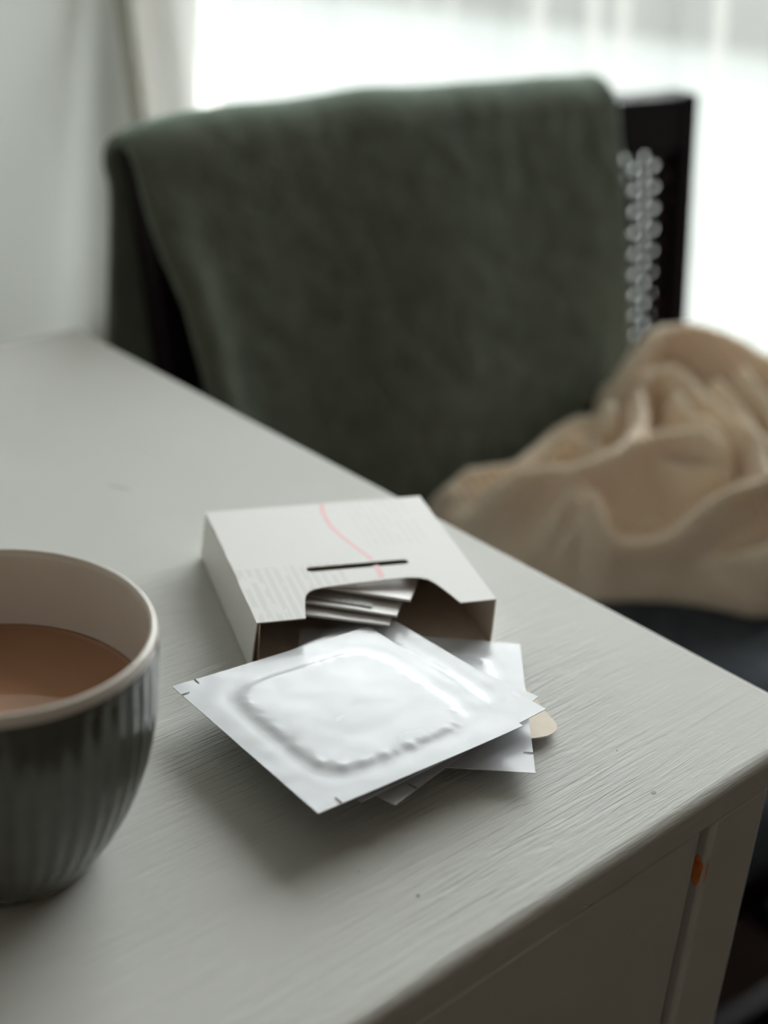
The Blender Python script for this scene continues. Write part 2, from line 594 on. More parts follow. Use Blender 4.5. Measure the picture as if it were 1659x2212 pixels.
bevel_box('rail', (-hx + OV + LW, fy + .012, TOP - .190), (hx - OV - LW, fy + .030, TOP - .170), M_DESKV, desk, .001)
for s in (-1, 1):                                     # strip at the back of the gap beside the drawer
    x_ = s * (hx - OV - LW - gapw / 2)
    bevel_box('filler_strip', (x_ - gapw / 2, fy + .009, TOP - .170), (x_ + gapw / 2, fy + .03, zu), M_DESKV, desk)
    bevel_box('side_apron', (s * (hx - OV - .022) - .008, fy + LW, TOP - .13), (s * (hx - OV - .022) + .008, hy - .03 - LW, zu), M_DESKV, desk, .001)
bevel_box('back_apron', (-hx + OV + LW, hy - .055, TOP - .13), (hx - OV - LW, hy - .037, zu), M_DESKV, desk, .001)


def blob(name, pts, thick, m, parent, nrm):
    """small irregular flat fleck on a surface"""
    c = sum((Vector(p) for p in pts), Vector()) / len(pts)
    n = Vector(nrm).normalized() * thick
    vs = [Vector(p) for p in pts] + [c + (Vector(p) - c) * .8 + n for p in pts]
    k = len(pts)
    fs = [(i, (i + 1) % k, k + (i + 1) % k, k + i) for i in range(k)] + [tuple(range(k, 2 * k))]
    return mesh(name, vs, fs, m, parent)


def to_desk(p):
    q_ = np.asarray(p, float) - dw
    a = DYAW + PHI
    return np.array([q_[0] * math.cos(a) + q_[1] * math.sin(a), -q_[0] * math.sin(a) + q_[1] * math.cos(a), q_[2]])


def desk_front_hit(px, py, yoff=0.0):
    a = DYAW + PHI
    n = np.array([-math.sin(a), math.cos(a), 0])
    p0 = dw + n * (fy + yoff)
    return to_desk(hit(px, py, p0, n))


# bare wood where the paint has come off the inner edge of the leg
lx = hx - OV - LW
ch = [desk_front_hit(px, py) for px, py in ((1527, 1856), (1530, 1868), (1527, 1880), (1524, 1893), (1517, 1912), (1510, 1922), (1503, 1915), (1500, 1900), (1507, 1880), (1514, 1862))]
blob('bare_wood_chip', [(max(p[0], lx + .0004), fy - .00015, p[2]) for p in ch], .0002, M_BARE, desk, (0, -1, 0))
rg = random.Random(5)
chy = [(0.004, .0), (0.0065, .004), (0.006, .010), (0.003, .0155), (0.0015, .012), (0.001, .004)]
blob('bare_wood_chip', [(lx - .0002, fy + a_, max(p_[2] for p_ in ch) - .001 - b_) for a_, b_ in chy], .0002, M_BARE, desk, (-1, 0, 0))
w_ = desk_front_hit(1256, 1953)
blob('paint_fleck', [(w_[0] + .0011 * math.cos(k), fy - .0013, w_[2] + .0008 * math.sin(k)) for k in np.linspace(0, 6.28, 8)[:-1]], .0004, M_FLECK, desk, (0, -1, 0))
for (px, py, a_, b_) in ((903, 1935, .0007, .0005), (1412, 1712, .0012, .0009), (1333, 1621, .0004, .0003), (775, 1883, .0005, .0003), (258, 1053, .0065, .0007)):
    c_ = to_desk(at(px, py, 0))
    ang = 0.15 if a_ < .002 else -1.1
    blob('paint_speck' if a_ < .002 else 'scratch', [(c_[0] + a_ * math.cos(k) * math.cos(ang) - b_ * math.sin(k) * math.sin(ang), c_[1] + a_ * math.cos(k) * math.sin(ang) + b_ * math.sin(k) * math.cos(ang), TOP + .00003) for k in np.linspace(0, 6.28, 11)[:-1]],
         .00006, M_SPECK if px == 903 else M_SCUFF, desk, (0, 0, 1))

# ------------------------------------------------------------------ mug and tea
MUG_C = rot([-0.1127, 0.3787, TOP])[0]
MUG_H = 0.0826
OUT = [(0.0, 0.0290), (0.0020, 0.0312), (0.006, 0.0337), (0.012, 0.0372), (0.020, 0.0411), (0.028, 0.0440), (0.036, 0.0462),
       (0.044, 0.0477), (0.052, 0.0486), (0.060, 0.0490), (0.068, 0.0491), (0.0755, 0.0489), (0.0790, 0.0486)]


def mug():
    e = empty('fluted_cup', MUG_C)
    NF, SUB = 46, 8
    n = NF * SUB
    prof = []
    zs = np.concatenate([np.linspace(0, .0745, 40), np.linspace(.0755, .0790, 4)])
    for z in zs:
        r = np.interp(z, [p[0] for p in OUT], [p[1] for p in OUT])
        amp = 0.00042 * min(1, max(0, (z - .004) / .01)) * min(1, max(0, (.0775 - z) / .002))
        prof.append((r, z, amp))
    for k in range(1, 9):                                # rounded rim
        th = math.pi * k / 8
        prof.append((0.0472 + 0.0013 * math.cos(th), .0802 + .0024 * math.sin(th) , 0))
    v, f = [], []
    for r, z, amp in prof:
        for i in range(n):
            th = 2 * math.pi * i / n
            rr = r - amp * (.5 - .5 * math.cos(NF * th)) if amp else r
            v.append((rr * math.cos(th), rr * math.sin(th), z))
    for j in range(len(prof) - 1):
        for i in range(n):
            f.append((j * n + i, j * n + (i + 1) % n, (j + 1) * n + (i + 1) % n, (j + 1) * n + i))
    f.append(tuple(range(n))[::-1])
    nr = len(prof)
    midx = [1 if (k // n) >= nr - 9 else 0 for k in range(len(f) - 1)] + [0]
    mesh('cup_body', v, f, [M_MUG, M_MUGIN], e, smooth=True, midx=midx)
    inn = [(0.0459, .0802), (.0458, .076), (0.0461, .066), (.0458, .055), (.0445, .042), (.0415, .028), (.036, .016), (.028, .008), (.015, .0045), (.001, .004)]
    m = 96
    v, f = [], []
    for r, z in inn:
        for i in range(m):
            th = 2 * math.pi * i / m
            v.append((r * math.cos(th), r * math.sin(th), z))
    for j in range(len(inn) - 1):
        for i in range(m):
            f.append((j * m + i, (j + 1) * m + i, (j + 1) * m + (i + 1) % m, j * m + (i + 1) % m)[::-1])
    f.append(tuple((len(inn) - 1) * m + i for i in range(m)))
    mesh('cup_inside', v, f, M_MUGIN, e, smooth=True)
    tag(e, 'dark sage fluted ceramic cup of tea at the left edge of the desk', 'cup')
    return e


mug()
TEA_Z = 0.0545
v, f = [], []
m_ = 96
for r, z in ((0.0, TEA_Z), (.030, TEA_Z), (.0440, TEA_Z), (.0452, TEA_Z + .0002), (.0456, TEA_Z + .0008), (.0450, TEA_Z - .004), (.0, TEA_Z - .006)):
    for i in range(m_):
        th = 2 * math.pi * i / m_
        v.append((r * math.cos(th), r * math.sin(th), z - TEA_Z + .006))
for j in range(6):
    for i in range(m_):
        f.append((j * m_ + i, (j + 1) * m_ + i, (j + 1) * m_ + (i + 1) % m_, j * m_ + (i + 1) % m_))
tag(mesh('tea', v, f, M_TEA, loc=MUG_C + np.array([0, 0, TEA_Z - .006]), smooth=True), 'brown milky tea filling the fluted cup', 'drink')

# ------------------------------------------------------------------ open carton
BH = 0.022
bt = [at(437, 1107, BH), at(905, 1072, BH), at(1076, 1293, BH), at(560, 1345, BH)]
bc = sum(bt) / 4
bx_dir = (bt[1] - bt[0]) + (bt[2] - bt[3])
BYAW = math.atan2(bx_dir[1], bx_dir[0])
BW, BD = 0.0988, 0.0942
carton = empty('open_carton', (bc[0], bc[1], TOP), BYAW)
tag(carton, 'small white open carton with a pink printed line and die-cut front', 'box')


def to_box(p):
    q_ = np.asarray(p, float) - np.array([bc[0], bc[1], TOP])
    c_, s_ = math.cos(BYAW), math.sin(BYAW)
    return np.array([q_[0] * c_ + q_[1] * s_, -q_[0] * s_ + q_[1] * c_, q_[2]])


def bpx(px, py, h=BH):
    return to_box(at(px, py, h))[:2]


TH = 0.0005
X0, X1, Y0, Y1 = -BW / 2, BW / 2, -BD / 2, BD / 2


def arc(c, r, a0, a1, n=6):
    return [(c[0] + r * math.cos(math.radians(a0 + (a1 - a0) * k / n)), c[1] + r * math.sin(math.radians(a0 + (a1 - a0) * k / n))) for k in range(n + 1)]


cut = [bpx(*p) for p in ((660, 1334), (659, 1312), (659, 1295), (661, 1285), (668, 1277), (680, 1272), (700, 1268), (760, 1260), (830, 1252), (880, 1247), (905, 1247), (925, 1251), (940, 1259), (958, 1272), (975, 1285), (989, 1293))]
cut[0] = (cut[0][0], Y0)
cut[-1] = (cut[-1][0], Y0)
rg = random.Random(11)
ragged = [(X0 + rg.uniform(-.0001, .0007) * math.sin(math.pi * k / 16), Y1 + (Y0 - Y1) * k / 16) for k in range(1, 16)]
outer = [(X0, Y1)] + ragged + [(X0, Y0)] + [tuple(c_) for c_ in cut] + [(X1, Y0), (X1, Y1)]
sl0, sl1 = bpx(672, 1230), bpx(872, 1213)
d_ = (sl1 - sl0) / np.linalg.norm(sl1 - sl0)
an = math.degrees(math.atan2(d_[1], d_[0]))
rs = 0.0020
slot = arc(sl1, rs, an - 90, an + 90) + arc(sl0, rs, an + 90, an + 270)
# top panel: print on the upper face, board underneath
vs, fs, mi = plate(outer, [slot], BH - TH, BH)
mesh('top_panel', vs, fs, [M_PRINT, M_KRAFT], carton, midx=mi)


def wall_plate(name, p0, p1, z0, z1, out_m, in_m, t=TH, lean=0.0):
    """upright board from p0 to p1, outside on the right of the run"""
    p0, p1 = np.array(p0), np.array(p1)
    d = (p1 - p0) / np.linalg.norm(p1 - p0)
    nrm = np.array([d[1], -d[0]])
    v = []
    for off in (0, -t):
        for p, z in ((p0, z0), (p1, z0), (p1, z1), (p0, z1)):
            q_ = p + nrm * (off + lean * (z1 - z) / (z1 - z0))
            v.append((q_[0], q_[1], z))
    f = [(0, 1, 2, 3), (7, 6, 5, 4), (0, 4, 5, 1), (1, 5, 6, 2), (2, 6, 7, 3), (3, 7, 4, 0)]
    return mesh(name, v, f, [out_m, in_m], carton, midx=[0, 1, 1, 1, 1, 1])


lside = wall_plate('side_panel', (X0, Y1), (X0, Y0), TH, BH - TH, M_CARD, M_KRAFT, lean=0.0016)
wall_plate('side_panel', (X1, Y0), (X1, Y1), TH, BH - TH, M_CARD, M_KRAFT)
wall_plate('back_panel', (X1, Y1 - .0001), (X0, Y1 - .0001), TH, BH - TH, M_CARD, M_KRAFT)
vs, fs, mi = plate([(X0, Y0), (X1, Y0), (X1, Y1), (X0, Y1)], [], 0.0, TH)
mesh('bottom_panel', vs, fs, [M_KRAFT, M_CARD], carton, midx=mi)
# loose glue flap inside the left front edge
wall_plate('glue_flap', (X0 + .0012, Y0 + .022), (X0 + .0012, Y0 + .0002), TH, BH - .0012, M_KRAFT, M_KRAFT, .0004)
# front flap folded down onto the desk: lid panel and tuck flap with rounded corners, inside of the board up
FL1, FL2, R_ = 0.0495, 0.0195, 0.010


def strip(name, loop, zf, m):
    vs, fs, mi = plate(loop, [], 0, TH)
    vs = [(x + max(0, Y0 - y) * .045, y, z + zf(y)) for x, y, z in vs]
    return mesh(name, vs, fs, m, carton, midx=mi)


strip('lid_panel', [(X0 + .001, Y0 - FL1), (X1 - .0003, Y0 - FL1), (X1 - .0003, Y0), (X0 + .001, Y0)], lambda y: (Y0 - y) * .03, [M_KRAFT, M_CARD])
z1_ = FL1 * .03
lp = [(X0 + .0015, Y0 - FL1), (X0 + .0015, Y0 - FL1 - FL2 + R_)] + arc((X0 + .0015 + R_, Y0 - FL1 - FL2 + R_), R_, 180, 270)[1:] + arc((X1 - .0006 - R_, Y0 - FL1 - FL2 + R_), R_, 270, 360) + [(X1 - .0006, Y0 - FL1)]
strip('tuck_flap', lp, lambda y: z1_ + (Y0 - FL1 - y) * .10, [M_KRAFT, M_CARD])
# pink printed line
pk = [bpx(*p) for p in ((694, 1089), (696, 1102), (702, 1117), (713, 1134), (728, 1150), (748, 1167), (772, 1185), (792, 1199), (804, 1209))]
pk2 = [bpx(*p) for p in ((812, 1221), (818, 1231), (825, 1247))]


def ribbon(name, pts, w0, w1, z, m):
    v, f = [], []
    pts = [np.array(p) for p in pts]
    fine = []
    for k in range(len(pts) - 1):
        for s in range(4):
            fine.append(pts[k] + (pts[k + 1] - pts[k]) * s / 4)
    fine.append(pts[-1])
    # smooth
    for _ in range(3):
        fine = [fine[0]] + [(fine[k - 1] + 2 * fine[k] + fine[k + 1]) / 4 for k in range(1, len(fine) - 1)] + [fine[-1]]
    n = len(fine)
    for k, p in enumerate(fine):
        d = fine[min(k + 1, n - 1)] - fine[max(k - 1, 0)]
        d /= np.linalg.norm(d)
        nn = np.array([-d[1], d[0]]) * (w0 + (w1 - w0) * k / (n - 1)) / 2
        v += [(*(p + nn), z), (*(p - nn), z)]
    for k in range(n - 1):
        f.append((2 * k, 2 * k + 1, 2 * k + 3, 2 * k + 2))
    return mesh(name, v, f, m, carton)


tp = BH + .00004
ribbon('pink_line', pk, .0021, .0016, tp, M_PINK)
ribbon('pink_line', pk2, .0022, .0024, tp, M_PINK)
# small block of print on the left side
for k in range(6):
    yy = Y0 + .026 + .0022 * k
    mesh('printed_text', [(X0 - .0003, yy, .0065), (X0 - .0003, yy + .0012, .0065), (X0 - .0003, yy + .0012, .0165), (X0 - .0003, yy, .0165)], [(3, 2, 1, 0)], M_GREYINK, lside)

# ------------------------------------------------------------------ sachets
PAD = (0.145, 0.865, 0.155, 0.885)


def sachet(name, corners, label, seed, n=72, group=None, lift=None, notches=(), m=M_FOIL, pad_h=.0006, thick=.00025, pad=PAD):
    """corners L, F, R, K in world space; s runs L->F, t runs L->K"""
    L, F, R3, K = [np.array(c, float) for c in corners]
    c0 = (L + F + R3 + K) / 4
    nrm = np.cross(F - L, K - L)
    nrm /= np.linalg.norm(nrm)
    rs_ = np.random.RandomState(seed)
    o1, o2 = rs_.rand(2) * 50

    def bil(s, t):
        return (L * (1 - s) * (1 - t) + F * s * (1 - t) + R3 * s * t + K * (1 - s) * t)

    def sm(x):
        x = min(1, max(0, x)); return x * x * (3 - 2 * x)

    v = []
    for j in range(n):
        t_ = j / (n - 1)
        for i in range(n):
            s_ = i / (n - 1)
            # pad: rounded square
            a = (s_ - (pad[0] + pad[1]) / 2) / ((pad[1] - pad[0]) / 2)
            b = (t_ - (pad[2] + pad[3]) / 2) / ((pad[3] - pad[2]) / 2)
            rad = (abs(a) ** 5 + abs(b) ** 5) ** .2
            h = pad_h * sm((1.05 - rad) / .11)
            rim = math.exp(-((rad - .97) / .05) ** 2)
            ang = math.atan2(b, a)
            h += rim * .00034 * mnoise.noise(Vector((ang * 9 + o1, rad * 3, o2))) + rim * .00022 * mnoise.noise(Vector((ang * 22 + o1, rad * 6, o2)))
            h += .00022 * mnoise.noise(Vector((s_ * 3 + o1, t_ * 3 + o2, 1))) + .00010 * mnoise.noise(Vector((s_ * 11 + o1, t_ * 9 + o2, 5)))
            # crimped outer seal
            h -= .00006 * math.exp(-((rad - 1.12) / .05) ** 2)
            if lift: h += lift(s_, t_)
            v.append(bil(s_, t_) + nrm * h - c0)
    top = list(v)
    bot = []
    for j in range(n):
        for i in range(n):
            s_, t_ = i / (n - 1), j / (n - 1)
            a = (s_ - .5) / .36; b = (t_ - .52) / .36
            rad = (abs(a) ** 5 + abs(b) ** 5) ** .2
            bl = lift(s_, t_) if lift else 0
            bot.append(bil(s_, t_) + nrm * (bl - thick - .0010 * sm((1.06 - rad) / .2)) - c0)
    N = n * n
    f = grid_faces(n, n) + grid_faces(n, n, N, True)
    ring = list(range(n)) + [j * n + n - 1 for j in range(1, n)] + [(n - 1) * n + i for i in range(n - 2, -1, -1)] + [j * n for j in range(n - 2, 0, -1)]
    for k in range(len(ring)):
        a, b = ring[k], ring[(k + 1) % len(ring)]
        f.append((b, a, a + N, b + N))
    o = mesh(name, top + bot, f, m, loc=c0, smooth=True)
    o.data.set_sharp_from_angle(angle=math.radians(60))
    tag(o, label, 'sachet', group)
    for (s_, t_, ds, dt) in notches:                     # tear notches: short slits in from the edge
        p0 = bil(s_, t_); p1 = bil(s_ + ds, t_ + dt)
        l0 = lift(s_, t_) if lift else 0
        d = (p1 - p0); ln = np.linalg.norm(d); d /= ln
        w = np.cross(nrm, d) * .00028
        up0 = nrm * (.00022 + l0)
        vv = [p0 - w + up0, p0 + w + up0, p1 + w * .6 + up0, p1 - w * .6 + up0]
        vv = [x - c0 for x in vv] + [x - c0 + nrm * .00006 for x in vv]
        mesh('tear_notch', vv, [(4, 5, 6, 7), (0, 1, 5, 4), (1, 2, 6, 5), (2, 3, 7, 6), (3, 0, 4, 7)], M_NOTCH, o)
    return o


G_LOOSE = 'sachets fanned out in front of the carton'


def square4(px, hts, idx, s=.0885):
    """complete a square from its F and R corners (as pixels with heights)"""
    F = at(*px[0], hts[1]); R3 = at(*px[1], hts[2])
    d = R3 - F; d[2] = 0
    d = d / np.linalg.norm(d)
    ln = np.linalg.norm((R3 - F)[:2])
    lft = np.array([-d[1], d[0], 0])
    L = F + lft * s; K = R3 + lft * s
    L[2] = TOP + hts[0]; K[2] = TOP + hts[3]
    return [L, F, R3, K]


S1 = [at(372, 1483, .0146), at(687, 1757, .0168), at(1130, 1570, .0162), at(796, 1353, .0136)]
NT_L = ((0.105, 0.0, 0.0, .038), (0.0, .085, .038, .0), (.93, .995 - .995 + .0, 0, 0))
sachet('foil_sachet', S1, 'topmost white foil sachet of the fan, square with a raised pad', 1, group=G_LOOSE,
       lift=lambda s, t: .0014 * max(0, s + t - 1.62) ** 1.0 * 1.0 + .0005 * math.sin(math.pi * s) * math.sin(math.pi * t),
       notches=((.075, 0, 0, .035), (0, .105, .035, 0), (1, .105, -.04, 0)))
S2 = square4(((781, 1732), (1179, 1534)), (.0116, .0134, .0134, .0110), 0)
sachet('foil_sachet', S2, 'white foil sachet directly under the topmost one, only corner tips showing', 2, group=G_LOOSE,
       lift=lambda s, t: .0012 * max(0, s + t - 1.65))
S3 = square4(((854, 1739), (1163, 1506)), (.0088, .0102, .0106, .0086), 0)
sachet('foil_sachet', S3, 'third white foil sachet down, its notched front corner pointing at the camera', 3, group=G_LOOSE,
       notches=((1, .135, -.045, 0),), lift=lambda s, t: .0008 * max(0, s + t - 1.65))
S4R = (at(1157, 1670, .0068), at(1123, 1390, .0056))
_d = S4R[1] - S4R[0]; _d[2] = 0; _d /= np.linalg.norm(_d)
_l = np.array([-_d[1], _d[0], 0]) * .0885
S4 = [S4R[0] + _l, S4R[0], S4R[1], S4R[1] + _l]
S4 = [np.array([p[0], p[1], TOP + h]) for p, h in zip(S4, (.0062, .0068, .0056, .0054))]
sachet('foil_sachet', S4, 'lowest loose white sachet, sticking out to the right over the carton flap', 4, group=G_LOOSE,
       notches=((1, .135, -.04, 0),), pad_h=.0008)

# sachets still inside the carton
G_IN = 'sachets still inside the carton'
IN = [((886, 1296), (692, 1266), .0196, 'upper grey sachet inside the carton, reaching furthest right', 21),
      ((857, 1329), (664, 1300), .0176, 'middle grey sachet inside the carton, with a dark printed band', 22),
      ((841, 1349), (664, 1327), .0158, 'lower grey sachet inside the carton, above the loose ones', 23)]
for (fr_, fl_, h, lb, sd) in IN:
    FR = to_box(at(*fr_, h)); FLp = to_box(at(*fl_, h))
    d = FLp - FR; d[2] = 0; d /= np.linalg.norm(d)
    wdt = min(.074, (FR[0] - (X0 + .004)) / max(.2, -d[0]))
    dep = np.array([-d[1], d[0], 0]) * -1
    if dep[1] < 0: dep = -dep
    dl = min(.062, (Y1 - .004 - FR[1]) / dep[1])
    FL3 = FR + d * wdt
    dl = min(dl, (Y1 - .004 - FL3[1]) / dep[1])
    if FL3[0] + dep[0] * dl < X0 + .003:
        dl = (FL3[0] - X0 - .003) / max(1e-4, -dep[0])
    KR, KL = FR + dep * dl, FL3 + dep * dl
    KR[2] = KL[2] = h - .0075
    c_, s_ = math.cos(BYAW), math.sin(BYAW)
    W_ = lambda p: np.array([bc[0] + p[0] * c_ - p[1] * s_, bc[1] + p[0] * s_ + p[1] * c_, TOP + p[2]])
    o = sachet('boxed_sachet', [W_(FL3), W_(FR), W_(KR), W_(KL)], lb, sd, n=30, group=G_IN, m=M_INNER, pad_h=.0004, thick=.0009, pad=(.1, .9, .2, .9))
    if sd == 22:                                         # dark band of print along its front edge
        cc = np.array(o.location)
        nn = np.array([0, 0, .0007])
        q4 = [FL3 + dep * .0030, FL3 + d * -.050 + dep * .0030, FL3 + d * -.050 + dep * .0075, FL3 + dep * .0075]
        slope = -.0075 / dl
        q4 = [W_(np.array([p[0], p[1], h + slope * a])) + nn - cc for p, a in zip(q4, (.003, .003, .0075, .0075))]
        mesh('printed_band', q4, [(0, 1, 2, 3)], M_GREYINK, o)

# ------------------------------------------------------------------ chair
CH_YAW = math.radians(40) + PHI
CH = rot([0.0476, 1.118, 0])[0]                         # under the middle of the back, at z = 0.84
CX = np.array([math.cos(CH_YAW), math.sin(CH_YAW), 0])
CY = np.array([-math.sin(CH_YAW), math.cos(CH_YAW), 0])
LEAN = 0.20
SEAT = 0.47


def back_y(z):
    return LEAN * (z - 0.84)


PN = CY - np.array([0, 0, LEAN])                        # normal of the leaning back plane
P0 = CH + np.array([0, 0, .84])


def chair_px(px, py, off=0.0):
    p = hit(px, py, P0 + CY * off, PN) - CH
    return np.array([p @ CX, p[2]])                     # local x, z


ctr, ctr2 = chair_px(1487, 196), chair_px(1460, 700)
cb = chair_px(1395, 320)                                 # underside of the top rail
xr_top, z_rt = ctr
post_w = chair_px(1475, 330)[0] - chair_px(1440, 330)[0]
xl_top = chair_px(282, 330)[0]
z_lt = chair_px(300, 312)[1]
chair = empty('dining_chair', CH, CH_YAW)
tag(chair, 'dark wooden chair with a cane back behind the desk, under the green blanket', 'chair')


def leaning_bar(name, x0, x1, z0, z1, t, parent, b=.002, dx=0.0):
    """bar in the plane of the back; dx shifts the bottom sideways"""
    bm = bmesh.new()
    bmesh.ops.create_cube(bm, size=1)
    for v in bm.verts:
        z = z1 if v.co.z > 0 else z0
        x = x1 if v.co.x > 0 else x0
        if v.co.z < 0: x += dx
        v.co = Vector((x, back_y(z) + (t / 2 if v.co.y > 0 else -t / 2), z))
    bmesh.ops.bevel(bm, geom=bm.edges[:], offset=b, segments=2, affect='EDGES')
    me = bpy.data.meshes.new(name)
    bm.to_mesh(me); bm.free()
    me.materials.append(M_WOOD)
    return link(bpy.data.objects.new(name, me), parent)


flare = (ctr2[0] - ctr[0]) / (ctr2[1] - ctr[1])           # the posts spread slightly upwards
pz0 = 0.40
RT = .026
leaning_bar('back_post', xr_top - post_w, xr_top, pz0, z_rt, RT, chair, dx=flare * (pz0 - z_rt))
leaning_bar('back_post', xl_top, xl_top + post_w, pz0, z_lt, RT, chair, dx=-flare * (pz0 - z_rt))
zr0 = cb[1]
# top rail, a touch lower at the left
bm = bmesh.new()
bmesh.ops.create_cube(bm, size=1)
for v_ in bm.verts:
    right = v_.co.x > 0
    z = (z_rt - .0005 if right else z_lt - .0005) if v_.co.z > 0 else (zr0 if right else zr0 + z_lt - z_rt)
    x = xr_top - post_w if right else xl_top + post_w
    v_.co = Vector((x, back_y(z) + (RT / 2 - .001) * (1 if v_.co.y > 0 else -1), z))
me = bpy.data.meshes.new('top_rail'); bm.to_mesh(me); bm.free(); me.materials.append(M_WOOD)
link(bpy.data.objects.new('top_rail', me), chair)
leaning_bar('lower_rail', xl_top + post_w + .004, xr_top - post_w - .010, .50, .535, RT - .004, chair)


def cane(name, xa, xb, za, zb, pitch=.0168, pitch_x=.0225, hole=.0050):
    nx = max(1, round((xb - xa) / pitch_x)); nz = max(1, round((zb - za) / pitch))
    v, f = [], []
    T = .005
    for j in range(nz):
        for i in range(nx):
            cx = xa + (i + .5) * (xb - xa) / nx; cz = za + (j + .5) * (zb - za) / nz
            hx_, hz_ = (xb - xa) / nx / 2, (zb - za) / nz / 2
            ob = len(v)
            for side in (-1, 1):
                for k in range(8):
                    th = math.pi / 8 + k * math.pi / 4
                    sx = max(-1, min(1, math.cos(th) * 1.0824 * 1.0)) ; sz = max(-1, min(1, math.sin(th) * 1.0824))
                    sx = math.copysign(1, math.cos(th)) if abs(math.cos(th)) > .5 else math.cos(th) / .9239
                    sz = math.copysign(1, math.sin(th)) if abs(math.sin(th)) > .5 else math.sin(th) / .9239
                    z = cz + sz * hz_
                    v.append((cx + sx * hx_, back_y(z) + side * T / 2, z))
                for k in range(8):
                    th = math.pi / 8 + k * math.pi / 4
                    z = cz + hole * math.sin(th)
                    v.append((cx + hole * math.cos(th), back_y(z) + side * T / 2, z))
            for k in range(8):
                k2 = (k + 1) % 8
                f.append((ob + k, ob + k2, ob + 8 + k2, ob + 8 + k))
                f.append((ob + 16 + k2, ob + 16 + k, ob + 24 + k, ob + 24 + k2))
                f.append((ob + 8 + k, ob + 8 + k2, ob + 24 + k2, ob + 24 + k))
            # corner fill
    return mesh(name, v, f, M_CANE, chair)


cane('cane_panel', xl_top + post_w - .002, xr_top - post_w + .002, .53, zr0 + .002)
SW, SD = (xr_top - xl_top) / 2, .41
sx0 = (xr_top + xl_top) / 2
bevel_box('seat', (sx0 - SW + .012, -SD - .02, SEAT - .03), (sx0 + SW - .012, back_y(SEAT) - .015, SEAT), M_WOOD, chair, .008)
for s in (-1, 1):
    bevel_box('leg', (sx0 + s * (SW - .035) - .017, -SD + .01, 0), (sx0 + s * (SW - .035) + .017, -SD + .044, SEAT - .03), M_WOOD, chair, .003)
    bevel_box('leg', (sx0 + s * (SW - .035) - .017, back_y(.42) - .017, 0), (sx0 + s * (SW - .035) + .017, back_y(.42) + .017, SEAT - .03), M_WOOD, chair, .003)
    bevel_box('stretcher', (sx0 + s * (SW - .035) - .009, -SD + .04, .17), (sx0 + s * (SW - .035) + .009, back_y(.42) - .012, .20), M_WOOD, chair, .002)
bevel_box('stretcher', (sx0 - SW + .05, -SD + .018, .24), (sx0 + SW - .05, -SD + .036, .275), M_WOOD, chair, .002)

# ------------------------------------------------------------------ green blanket over the chair back
def blanket():
    tl_ = [chair_px(*p) for p in ((243, 312), (300, 282), (400, 258), (500, 238), (700, 215), (900, 196), (1100, 182), (1290, 166))]
    xs = [p[0] for p in tl_]; zs = [p[1] for p in tl_]
    topz = lambda x: float(np.interp(x, xs, zs))
    FO, BO = -.030, .034
    fl = [chair_px(*p, FO) for p in ((262, 330), (280, 345), (314, 401), (351, 515), (379, 615), (416, 771), (470, 980))]
    fr = [chair_px(*p, FO) for p in ((1296, 172), (1325, 260), (1348, 340), (1346, 500), (1340, 750), (1330, 1000))]
    bl = [chair_px(*p, BO) for p in ((243, 318), (230, 360), (223, 430), (221, 560), (219, 714), (219, 900))]
    br = [(p[0] - .012, p[1]) for p in fr]

    def bound(tab, z):
        zz = [p[1] for p in tab][::-1]; xx = [p[0] for p in tab][::-1]
        return float(np.interp(z, zz, xx))

    nu = 90
    ZB = .50
    rows = []
    nb, nt_, nf = 40, 14, 60
    for k in range(nb):
        rows.append(('b', k / nb))
    for k in range(nt_ + 1):
        rows.append(('t', k / nt_))
    for k in range(1, nf + 1):
        rows.append(('f', k / nf))
    v = []
    xtl, xtr = xs[0] + .004, xs[-1]
    for kind, a in rows:
        for i in range(nu):
            u = i / (nu - 1)
            xt = xtl + (xtr - xtl) * u
            zt = topz(xt)
            rr = .022
            if kind == 'b':
                z = ZB + (zt - rr - ZB) * a
                zn = bl[0][1] + (z - zt) if z > bl[0][1] else z
                x0, x1 = bound(bl, z), bound(br, z)
                w = min(1, (zt - z) / .06)
                x = xt * (1 - w) + (x0 + (x1 - x0) * u) * w
                y = back_y(z) + rr + .010 * (1 - a) + .006 * mnoise.noise(Vector((x * 9, z * 4, 2)))
            elif kind == 't':
                th = math.pi * a
                z = zt - rr + rr * math.sin(th)
                y = back_y(z) + rr * math.cos(th)
                x = xt
            else:
                z = zt - rr - (zt - rr - ZB) * a
                x0, x1 = bound(fl, z), bound(fr, z)
                w = min(1, (zt - z - rr) / .07)
                x = xt * (1 - w) + (x0 + (x1 - x0) * u) * w
                y = back_y(z) - rr - .028 * a ** .7 + .007 * w * mnoise.noise(Vector((x * 8, z * 2.5, 7))) - .006 * w * math.exp(-((u - .03) / .03) ** 2)
            z += .0035 * mnoise.noise(Vector((x * 14, 3, 1))) * (1 if kind == 't' else 0)
            d = .0012 * mnoise.noise(Vector((x * 60, z * 60, 0)))
            v.append((x, y + d, z))
    nrow = len(rows)
    me_o = mesh('green_blanket', v, grid_faces(nu, nrow), M_GREEN, loc=CH, rz=CH_YAW, smooth=True)
    md = me_o.modifiers.new('thickness', 'SOLIDIFY'); md.thickness = .007; md.offset = 0
    md = me_o.modifiers.new('soft', 'SUBSURF'); md.levels = 1; md.render_levels = 1
    tag(me_o, 'dark green felted blanket draped over the chair back', 'blanket')


blanket()

